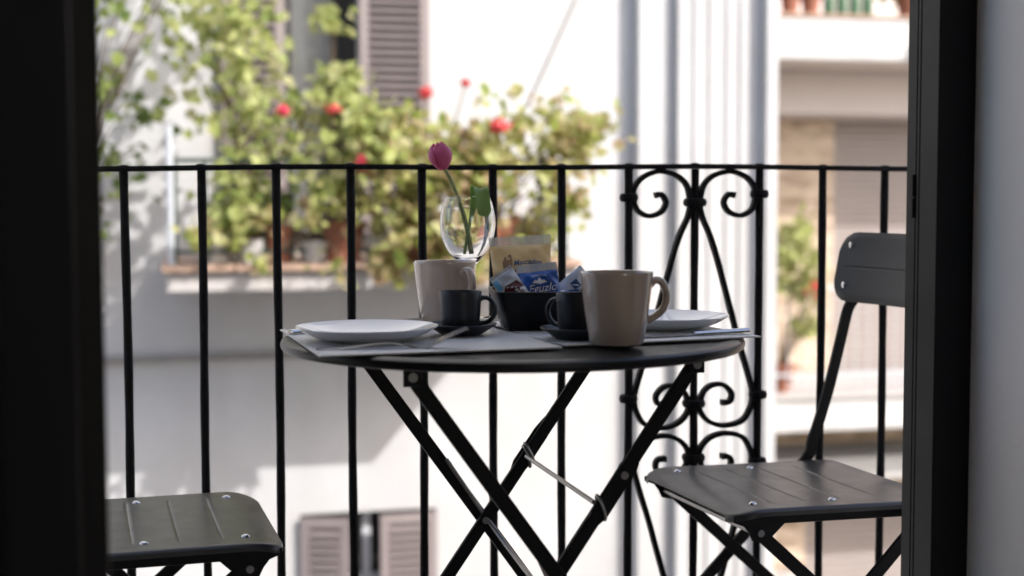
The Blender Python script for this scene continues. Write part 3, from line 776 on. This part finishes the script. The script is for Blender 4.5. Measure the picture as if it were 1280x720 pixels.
# cutlery
def strip(pts, widths, th, side):
    m = MB(); m.sweep(pts, [(-.5, -th / 2), (-.35, -th * .75), (.35, -th * .75), (.5, -th / 2), (.5, th / 2), (-.5, th / 2)], side=side, scale=[(w, 1) for w in widths]); return m
def fork(x, y, z, rz):
    t = thing('fork', 'stainless steel fork with its tines raised towards the dark saucer', 'fork', (x, y, z), rz)
    hp = spline([(0, 0, .0012), (.030, 0, .0018), (.062, 0, .0055), (.084, 0, .0068), (.100, 0, .0048), (.116, 0, .0012), (.126, 0, .0016), (.136, 0, .0055)], 5)
    n = len(hp); ws = []
    for i in range(n):
        u = hp[i].x / .136
        ws.append(.015 - .0075 * min(1, u / .5) if u < .62 else .0075 + (.0225 - .0075) * min(1, max(0, (u - .74) / .2)))
    ws[0] *= .6
    strip(hp, ws, .0019, (0, 1, 0)).build('handle', 'steel', t, smooth=True)
    for k in range(4):
        yy = (k - 1.5) * .0062
        tp = spline([(.1355, yy, .0053), (.148, yy, .0115), (.162, yy * .98, .0175), (.176, yy * .94, .0225)], 4)
        strip(tp, [.0036 - .0018 * i / (len(tp) - 1) for i in range(len(tp))], .0017, (0, 1, 0)).build('tine', 'steel', t, smooth=True)
    return t
fork(0.138, 1.642, MZT, R(-4))
def knife(label, x, y, z, rz, L=.2):
    t = thing('table_knife', label, 'knife', (x, y, z), rz, 'table knives')
    hb = spline([(0, 0, .004), (.01, 0, .004), (.05, 0, .0036), (L * .47, 0, .0030)], 4)
    MB().sweep(hb, circ(.5, 10, .5), side=(0, 1, 0), scale=[(.016 - .004 * i / len(hb) if i else .008, .0066 - .0022 * i / len(hb)) for i in range(len(hb))]).build('handle', 'steel', t, smooth=True)
    bp = [(L * .47, 0, .0024), (L * .55, 0, .0022), (L * .75, 0, .0020), (L * .93, 0, .0018), (L, .004, .0016)]
    MB().sweep(bp, [(-.5, -.0008), (.5, -.0003), (.5, .0003), (-.5, .0008)], side=(0, 1, 0), scale=[(.010, 1), (.017, 1), (.019, 1), (.017, 1), (.004, 1)]).build('blade', 'steel', t, smooth=True)
    return t
knife('steel table knife lying behind the plate with the fork', 0.120, 1.832, MZT, R(37), .225)
knife('steel table knife lying on the mat in front of the mug plate', 0.694, 1.705, MZT, R(189.5), .17)

# ================================================================== OPPOSITE WHITE HOUSE
WN = 6.83
oh = thing('white_house', 'white plastered house across the street with brown louvred shutters', 'building', (1.0, WN + 3, STREET))
def op(mb, name, m, parent=None, **k):
    o = mb.build(name, m, parent or oh, **k)
    if parent is None: o.location = (-1.0, -WN - 3, -STREET)
    return o
# wall with two window openings: x strips
U = (0.445, 0.795, 0.62, 1.95 + .75)          # upper opening x0,x1,z0,z1 (balcony door)
Lw = (0.489, 1.153, -1.95, -0.640)           # lower window
def wall_with_holes(x0, x1, z0, z1, holes, y0, y1):
    xs = sorted({x0, x1, *[h[0] for h in holes], *[h[1] for h in holes]})
    zs = sorted({z0, z1, *[h[2] for h in holes], *[h[3] for h in holes]})
    m = MB()
    for i in range(len(xs) - 1):
        run = None
        for j in range(len(zs) - 1):
            cx = (xs[i] + xs[i + 1]) / 2; cz = (zs[j] + zs[j + 1]) / 2
            if any(h[0] < cx < h[1] and h[2] < cz < h[3] for h in holes):
                if run is not None: m.box(xs[i], xs[i + 1], y0, y1, run, zs[j]); run = None
            elif run is None: run = zs[j]
        if run is not None: m.box(xs[i], xs[i + 1], y0, y1, run, zs[-1])
    return m
op(wall_with_holes(-9, 2.160, STREET, 11.0, [U, Lw], WN, WN + .35), 'wall', 'plaster')
op(MB().box(-9, 2.83, WN + .75, WN + 6, STREET, 11.0), 'house_core', 'interior_dark')
op(MB().box(-9.2, 2.95, WN - .18, WN + 6.2, 11.0, 11.25), 'roof', 'terracotta_tile')
# corner pier stepping forward, with downpipes
op(MB().box(2.160, 2.3425, WN - .095, WN + .35, STREET, 11.0), 'pier', 'plaster', bevel=.006)
op(MB().box(2.3425, 2.775, WN - .155, WN + .35, STREET, 11.0), 'pier', 'plaster', bevel=.006)
op(MB().box(2.775, 2.835, WN - .235, WN + .35, STREET, 11.0), 'pier', 'plaster', bevel=.006)
for x in (2.42, 2.50, 2.59, 2.66):
    op(MB().box(x, x + .035, WN - .166, WN - .154, STREET, 11.0), 'moulding', 'plaster', bevel=.003)
op(MB().tube([(2.05, WN - .006, 2.25), (1.62, WN - .006, 1.33)], .008, 8), 'diagonal_line', 'old_stone', smooth=True)  # thin dark tube running diagonally down the wall
# string course
op(MB().box(-9, 0.75, WN - .045, WN - .001, .125, .150), 'string_course', 'old_stone', bevel=.004)
# louvred shutters: frame with separate slats
def shutter(x0, x1, z0, z1, hinge, ang, pitch=.0395, yoff=.02):
    """hinge: 'l' or 'r' edge in x; ang opens towards the street."""
    w = x1 - x0
    fr = MB(); T = .034; S = .042
    sg = 1 if hinge == 'l' else -1
    fr.box(0, S, -T, 0, z0, z1) if sg > 0 else fr.box(-S, 0, -T, 0, z0, z1)
    fr.box(w - S, w, -T, 0, z0, z1) if sg > 0 else fr.box(-w, -w + S, -T, 0, z0, z1)
    zr = [(z0, z0 + .07), (z1 - .045, z1)]
    for a, c in zr: fr.box(min(sg * S, sg * (w - S)), max(sg * S, sg * (w - S)), -T + .002, -.002, a, c)
    lo_, hi_ = min(sg * S, sg * (w - S)), max(sg * S, sg * (w - S))
    s = fr.build('shutter', 'shutter_paint', oh)
    MB().box(lo_, hi_, -.0025, -.0005, z0 + .05, z1 - .04).build('gap_shade_sheet', 'interior_dark', s)  # dark sheet added behind the slats, so the gaps look shaded
    s.location = ((x0 if sg > 0 else x1) - 1.0, -3 - yoff, -STREET); s.rotation_euler = (0, 0, ang)
    lo, hi = min(sg * S, sg * (w - S)), max(sg * S, sg * (w - S))
    sl = MB(); sl.v = [(lo, -T - .010, 0), (hi, -T - .010, 0), (hi, -.004, .019), (lo, -.004, .019), (lo, -T - .010, .005), (hi, -T - .010, .005), (hi, -.004, .024), (lo, -.004, .024)]
    sl.f = [(0, 1, 2, 3), (4, 7, 6, 5), (0, 4, 5, 1), (2, 6, 7, 3), (0, 3, 7, 4), (1, 5, 6, 2)]
    first = None; z = z0 + .075
    while z < z1 - .078:
        if not any(a - .03 < z < c for a, c in zr):
            if first is None: first = sl.build('slat', 'shutter_paint', s); first.location = (0, 0, z)
            else: inst(first, s, (0, 0, z))
        z += pitch
    return s
shutter(0.795, 1.126, 0.66, 2.66, 'l', 0.0)
shutter(0.150, 0.440, 0.66, 2.66, 'r', 0.0)
shutter(0.495, 0.728, -1.92, -0.655, 'l', R(-14), yoff=.0, pitch=.0395)
shutter(0.868, 1.150, -1.92, -0.655, 'r', R(5), yoff=.0, pitch=.0395)
# window joinery and curtain behind
wd = op(MB().box(U[0], U[1], WN + .24, WN + .25, U[2], U[3]), 'curtain', 'curtain')
wf = MB(); wf.box(U[0], U[0] + .04, WN + .17, WN + .22, U[2], U[3]).box(.69, .745, WN + .16, WN + .215, U[2], U[3]).box(.745, U[1], WN + .10, WN + .16, U[2], U[3]); op(wf, 'window_frame', 'interior_dark')
op(MB().box(U[0] + .04, .69, WN + .19, WN + .196, U[2], U[3]), 'pane', 'pane_glass')
op(MB().box(Lw[0], Lw[1], WN + .30, WN + .31, Lw[2], Lw[3]), 'window_backing', 'interior_dark')
wf = MB(); wf.box(.80, .84, WN + .10, WN + .15, Lw[2], Lw[3]).box(.70, .90, WN + .11, WN + .14, -1.02, -.98); op(wf, 'window_frame', 'pipe_white')
# balcony of the opposite house
BX0, BX1, BY = -0.10, 1.62, 5.88
op(MB().box(BX0, BX1, BY + .03, WN, .505, .585), 'balcony_slab', 'stone_trim_leaf_shade', bevel=.006)  # greyer slab colour stands in for shade from the leaves hanging in front
tile0 = None
nt = 12; twd = (BX1 - BX0 + .04) / nt
for i in range(nt):
    x = BX0 - .02 + twd * i
    if tile0 is None:
        tile0 = op(MB().box(0, twd - .006, 0, WN - BY - .02, 0, .03), 'edge_tile', 'terracotta_tile', bevel=.006)
        base = tile0.location.copy()
    o = tile0 if i == 0 else inst(tile0, oh)
    o.location = base + Vector((x, BY - .01, .587 + rnd.uniform(-.001, .001)))
orl = MB(); orl.box(BX0 + .03, BX1 - .03, BY + .055, BY + .075, 1.03, 1.05); orl.box(BX0 + .03, BX1 - .03, BY + .055, BY + .075, .66, .675)
orr = op(orl, 'balcony_rail', 'green_rail')
bar0 = None
nb = 15
for i in range(nb):
    x = BX0 + .04 + (BX1 - BX0 - .08) * i / (nb - 1)
    if bar0 is None: bar0 = MB().tube([(0, 0, .618), (0, 0, 1.032)], .007, 8).build('baluster', 'green_rail', orr, smooth=True)
    o = bar0 if i == 0 else inst(bar0, orr)
    o.location = (x, BY + .065, 0)
op(MB().tube([(BX0 + .02, BY + .03, .617), (BX0 + .02, BY + .03, 1.18)], .014, 10), 'corner_post', 'zinc', smooth=True)

# ------------------------------------------------------------------ plants of the opposite balcony
def leaf_cloud(mb, vols, count, size, seed, droop=.2):
    r = random.Random(seed)
    tot = sum(v[3] * v[4] * v[5] for v in vols)
    for v in vols:
        n = int(count * v[3] * v[4] * v[5] / tot)
        nc = max(3, n // 22)
        cl = []
        for _ in range(nc):
            while True:
                p = Vector((r.uniform(-1, 1), r.uniform(-1, 1), r.uniform(-1, 1)))
                if p.length < 1: break
            if p.length > .01: p = p.normalized() * p.length ** .6
            cl.append(Vector((v[0] + p.x * v[3], v[1] + p.y * v[4], v[2] + p.z * v[5])))
        for _ in range(n):
            c = r.choice(cl); sp = .35 * min(v[3], v[4], v[5]) + .02
            p = c + Vector((r.gauss(0, sp), r.gauss(0, sp), r.gauss(0, sp * .8)))
            s = size * r.uniform(.6, 1.3)
            nrm = Vector((r.uniform(-1, 1), r.uniform(-1.2, .6), r.uniform(-.2, 1.4))).normalized()
            a = nrm.orthogonal().normalized(); a.rotate(Matrix.Rotation(r.uniform(0, 6.28), 3, nrm)); c2 = nrm.cross(a)
            b0 = len(mb.v); k = .14 * s
            mb.v += [tuple(p - a * s * .5), tuple(p - a * s * .12 + c2 * s * .44 + nrm * k), tuple(p + a * s * .34 + c2 * s * .30 + nrm * k), tuple(p + a * s * .52 - nrm * k * .4),
                     tuple(p + a * s * .34 - c2 * s * .30 + nrm * k), tuple(p - a * s * .12 - c2 * s * .44 + nrm * k)]
            mb.f += [(b0, b0 + 1, b0 + 2, b0 + 3), (b0, b0 + 3, b0 + 4, b0 + 5)]
def flower_head(p, rad, m, parent, seed):
    r = random.Random(seed); mb = MB()
    for _ in range(46):
        d = Vector((r.gauss(0, 1), r.gauss(0, 1), r.gauss(0, 1))).normalized(); c = Vector(p) + Vector((d.x * 1.15, d.y, d.z * .75)) * rad * r.uniform(.3, 1.05)
        a = d.orthogonal().normalized(); a.rotate(Matrix.Rotation(r.uniform(0, 6.28), 3, d)); e = d.cross(a); s = rad * r.uniform(.25, .5); b0 = len(mb.v)
        mb.v += [tuple(c - a * s), tuple(c + e * s * .8 + d * s * .2), tuple(c + a * s), tuple(c - e * s * .8 + d * s * .2)]; mb.f.append((b0, b0 + 1, b0 + 2, b0 + 3))
    return mb.build('flower', m, parent)
def plant(name, label, cat, base, vols, count, size, lm, seed, pot=None, flowers=(), group=None, stems=8):
    t = thing(name, label, cat, base, 0, group); B = Vector(base); r = random.Random(seed + 99)
    mb = MB(); leaf_cloud(mb, [(v[0] - B.x, v[1] - B.y, v[2] - B.z, *v[3:]) for v in vols], count, size, seed)
    f = mb.build('foliage', lm, t)
    st = MB()
    ztop = (pot[1] * .9) if pot else 0.0
    for k in range(stems):
        v = r.choice(vols); e = Vector((v[0] + r.uniform(-.7, .7) * v[3], v[1] + r.uniform(-.7, .7) * v[4], v[2] + r.uniform(-.5, .9) * v[5])) - B
        s0 = Vector((r.uniform(-.02, .02), r.uniform(-.02, .02), ztop)); mid = s0.lerp(e, .5) + Vector((r.gauss(0, .03), r.gauss(0, .03), .06))
        P = spline([s0, mid, e], 5); st.tube(P, .006, 5, scale=[1 - .7 * i / (len(P) - 1) for i in range(len(P))])
    for (p, rad, m) in flowers:
        e = Vector(p) - B; P = spline([Vector((0, 0, ztop)), e * .5 + Vector((0, 0, .03)), e], 5); st.tube(P, .0035, 5)
    st.build('stem', 'bark', t)
    for i, (p, rad, m) in enumerate(flowers): flower_head(Vector(p) - B, rad, m, t, seed + i)
    if pot:
        rr, hh, pm = pot
        o = MB().lathe([(.0001, 0), (rr * .72, 0), (rr * .95, hh * .82), (rr * 1.06, hh * .83), (rr * 1.08, hh), (rr * .96, hh), (rr * .92, hh * .9), (.0001, hh * .88)], 20).build('pot', pm, t, smooth=True)
    return t
FZ = .618
# tall climber on the left half of the balcony, in front of the window
plant('climbing_plant', 'tall loose yellow green climber in front of the upper shuttered window', 'plant', (.28, 6.15, FZ),
      [(.12, 6.10, 1.45, .22, .22, .30), (.40, 6.05, 1.26, .26, .22, .20), (.30, 6.1, 1.12, .2, .16, .12), (.06, 6.15, 1.68, .16, .2, .16)], 420, .062, 'leaf_bright', 21, (.12, .20, 'terracotta'),
      flowers=[((.37, 5.85, 1.24), .030, 'flower_pink')], stems=22)
plant('young_climber', 'slim upright yellow green shoot in front of the dark window gap', 'plant', (.60, 6.1, FZ),
      [(.575, 6.0, 1.55, .05, .05, .08), (.60, 6.0, 1.40, .07, .06, .09), (.60, 6.0, 1.26, .09, .08, .08)], 190, .06, 'leaf_bright', 33, (.09, .16, 'white_pot'), flowers=[((.57, 5.85, 1.25), .032, 'flower_red')], stems=7)
plant('climbing_plant', 'thin drooping vine with sparse leaves on the white wall beyond the balcony end', 'plant', (-.62, 6.68, .55),
      [(-.30, 6.25, 1.50, .14, .14, .32), (-.24, 6.45, 1.15, .14, .14, .25), (-.36, 6.45, .85, .10, .12, .2), (-.08, 6.4, 1.66, .16, .12, .12), (0.05, 6.2, 2.25, .45, .2, .35)], 760, .055, 'leaf_deep', 44, (.14, .22, 'terracotta'), stems=26)
plant('geranium', 'bushy geranium with bright leaves and a pink flower above the railing', 'plant', (.62, 5.99, FZ),
      [(.60, 5.86, 1.10, .22, .14, .13), (.80, 5.86, 1.06, .16, .14, .14), (.66, 5.80, .95, .12, .08, .10)], 400, .062, 'leaf_bright', 51, (.10, .17, 'terracotta'), flowers=[((.66, 5.76, 1.03), .045, 'flower_pink'), ((.70, 5.76, .985), .03, 'flower_red')], group='plants on the balcony of the white house', stems=10)
plant('geranium', 'rust speckled trailing geranium with leaves hanging below the balcony edge', 'plant', (.93, 5.99, FZ),
      [(.92, 5.84, 1.08, .20, .14, .13), (.84, 5.76, .84, .16, .09, .18), (.88, 5.74, .64, .16, .06, .14), (1.06, 5.76, .84, .18, .1, .20), (.98, 5.74, .52, .09, .05, .12), (1.15, 5.75, .62, .12, .06, .10)], 820, .060, 'leaf_mixed', 62, (.10, .17, 'terracotta'), flowers=[((.95, 5.80, 1.315), .036, 'flower_red'), ((1.125, 5.85, 1.36), .026, 'flower_red')], group='plants on the balcony of the white house', stems=14)
plant('geranium', 'rust speckled geranium with a bright red flower by the balcony corner', 'plant', (1.26, 5.99, FZ),
      [(1.22, 5.86, 1.12, .18, .14, .14), (1.45, 5.86, 1.12, .20, .14, .14), (1.25, 5.84, .90, .20, .12, .16), (1.48, 5.84, .92, .12, .12, .14)], 600, .058, 'leaf_mixed', 73, (.11, .18, 'terracotta'), flowers=[((1.235, 5.70, 1.175), .046, 'flower_red')], group='plants on the balcony of the white house', stems=14)
plant('hedge_plant', 'leafy yellow green plant spilling past the balcony corner', 'plant', (1.50, 6.2, FZ),
      [(1.58, 6.05, 1.16, .14, .2, .13), (1.50, 6.0, .80, .12, .14, .16), (1.66, 6.05, 1.12, .08, .12, .10)], 240, .055, 'leaf_mixed', 84, (.11, .18, 'white_pot'), group='plants on the balcony of the white house', stems=10)
plant('pot_plant', 'low dark green pot plant beside the balcony end post', 'plant', (.10, 6.0, FZ), [(.12, 5.95, .90, .11, .1, .10), (.20, 5.93, .80, .08, .08, .06)], 200, .06, 'leaf_bright', 95, (.08, .14, 'white_pot'), group='plants on the balcony of the white house', stems=6)
plant('pot_plant', 'small half bare plant in a red clay pot on the balcony', 'plant', (.36, 6.0, FZ), [(.36, 5.98, .88, .08, .08, .07)], 70, .05, 'leaf_deep', 96, (.075, .15, 'terracotta'), group='plants on the balcony of the white house', stems=6)
plant('trailing_ivy', 'sparse trailing ivy hanging over the balcony ledge below the window', 'plant', (.50, 5.985, FZ),
      [(.30, 5.80, .76, .30, .05, .12), (.60, 5.79, .80, .20, .05, .14), (.66, 5.77, .62, .16, .04, .12), (.12, 5.82, .70, .16, .04, .07), (.40, 5.79, .60, .22, .03, .06)], 210, .050, 'leaf_mixed', 140, (.07, .09, 'white_pot'), group='plants on the balcony of the white house', stems=16)
for i, (x, y, rr, hh, pm, lab) in enumerate([(.24, 5.97, .06, .10, 'white_pot', 'small white pot between the low plant and the red clay pot'), (.76, 5.97, .055, .12, 'white_pot', 'tall white pot between the two geraniums')]):
    o = MB().lathe([(.0001, 0), (rr * .75, 0), (rr, hh * .9), (rr * 1.06, hh), (rr * .95, hh), (rr * .9, hh * .88), (.0001, hh * .86)], 20).build('flower_pot', pm, smooth=True)
    o.location = (x, y, FZ); tag(o, lab, 'pot', 'empty white pots on the balcony')

# ================================================================== FAR HOUSE AT THE RIGHT
FN = 12.2; FF = 10.9
fh = thing('stone_house', 'stone faced house with white balcony parapets beyond the white pier', 'building', (6.0, FN + 3, STREET))
def fp(mb, name, m, parent=None, **k):
    o = mb.build(name, m, parent or fh, **k)
    if parent is None: o.location = (-6.0, -FN - 3, -STREET)
    return o
SH = (5.80, 8.2, -1.0, 1.58)                 # roller shutter opening
SH2 = (5.55, 8.2, -4.2, -1.95)
fp(wall_with_holes(3.0, 12, STREET, 1.58, [SH, SH2], FN, FN + .3), 'wall', 'rough_stone')
fp(MB().box(3.0, 12, FN + .3, FN + 6, STREET, 6), 'house_core', 'interior_dark')
fp(MB().box(3.0, 12, FN - .03, FN + .3, 1.58, 6), 'upper_wall', 'beige_plaster')
fp(MB().box(3.0, 12, FN - .45, FN - .03, 1.60, 1.98), 'soffit_beam', 'beige_plaster', bevel=.01)
for z0, z1 in ((SH[2], SH[3]), (SH2[2], SH2[3])):
    q = MB(); z = z0; i = 0; pts = []
    while z < z1 - .001:
        pts += [(z, .020), (z + .012, .004), (z + .052, .0), (z + .064, .020)]; z += .064
    n0 = 0
    for x in (5.5, 8.25):
        for zz, d in pts: q.v.append((x, FN + .10 + d, zz))
    k = len(pts); q.f = [(j, j + 1, k + j + 1, k + j) for j in range(k - 1)]
    fp(q, 'roller_shutter', 'roller')
# balconies: upper with solid parapet, lower with slab and thin rail
fp(MB().box(4.3, 9, FF, FN, 1.985, 2.12), 'balcony_slab', 'beige_plaster')
fp(MB().box(4.3, 9, FF - .02, FF + .12, 1.99, 2.335), 'parapet', 'plaster', bevel=.01)
fp(MB().box(4.25, 9, FF - .04, FF + .14, 2.335, 2.36), 'coping', 'terracotta_tile', bevel=.005)
fp(MB().box(4.3, 9, FF, FN, -1.08, -.80), 'balcony_slab', 'plaster', bevel=.01)
fp(MB().box(4.25, 9, FF - .04, FF + .3, -.80, -.765), 'coping', 'stone_trim_leaf_shade', bevel=.005)
fr = MB(); fr.box(4.3, 9, FF + .06, FF + .085, .10, .125); fr.box(4.3, 9, FF + .06, FF + .08, -.62, -.60)
frr = fp(fr, 'balcony_rail', 'zinc')
b0 = None
for i in range(36):
    if b0 is None: b0 = MB().tube([(0, 0, -.765), (0, 0, .10)], .006, 6).build('baluster', 'zinc', frr)
    o = b0 if i == 0 else inst(b0, frr)
    o.location = (4.35 + .12 * i, FF + .072, 0)
fp(MB().box(4.3, 9, FF + .5, FN, -1.62, -1.42), 'ledge', 'plaster', bevel=.01)
fp(MB().box(4.3, 5.5, FF + .3, FN - .05, -2.75, -2.60), 'ledge', 'plaster', bevel=.01)
fp(MB().box(2.9, 12.1, FF - .2, FN + 6.1, 6, 6.25), 'roof', 'terracotta_tile')
# pots on the parapet
px = 4.60
for i, (x, rr, hh, m, lab, nm) in enumerate([(4.60, .085, .17, 'terracotta', 'terracotta pot at the pier end of the far white parapet', 'flower_pot'), (4.80, .085, .17, 'terracotta', 'middle one of three terracotta pots on the far white parapet', 'flower_pot'), (4.98, .085, .16, 'terracotta', 'terracotta pot beside the green bottles on the far white parapet', 'flower_pot')]):
    o = MB().lathe([(.0001, 0), (rr * .72, 0), (rr * .95, hh * .8), (rr * 1.08, hh * .81), (rr * 1.08, hh), (rr * .9, hh), (.0001, hh * .85)], 18).build(nm, m, smooth=True)
    o.location = (x, FF + .05, 2.361); tag(o, lab, 'pot', 'pots on the far parapet')
for i in range(4):
    x = 5.14 + .115 * i
    o = MB().lathe([(.0001, 0), (.046, 0), (.048, .02), (.048, .16), (.020, .20), (.018, .27), (.0001, .27)], 14).build('bottle', 'green_glass', smooth=True)
    o.location = (x, FF + .05, 2.361); tag(o, ['dark green bottle beside the terracotta pots on the far parapet', 'second dark green bottle from the terracotta pots on the far parapet', 'third dark green bottle from the terracotta pots on the far parapet', 'dark green bottle beside the bushy plant on the far parapet'][i], 'bottle', 'bottles on the far parapet')
plant('pot_plant', 'green bushy pot plant at the end of the far parapet', 'plant', (5.85, FF + .05, 2.361), [(5.85, FF + .05, 2.62, .22, .16, .14), (5.98, FF - .1, 2.25, .08, .06, .18)], 260, .08, 'leaf_deep', 120, (.10, .16, 'terracotta'), stems=8)
plant('hanging_geranium', 'yellow green trailing plant with red flowers on the far balcony rail', 'plant', (4.82, FF + .2, -.765),
      [(4.80, FF + .02, .48, .20, .16, .22), (4.74, FF, .22, .14, .12, .16), (4.96, FF, -.12, .13, .1, .20), (4.95, FF, .25, .14, .12, .16)], 620, .075, 'leaf_bright', 130, (.11, .24, 'terracotta'),
      flowers=[((4.98, FF - .1, .14), .05, 'flower_red'), ((4.90, FF - .1, .10), .035, 'flower_red'), ((5.02, FF - .08, .05), .035, 'flower_pink')], stems=14)
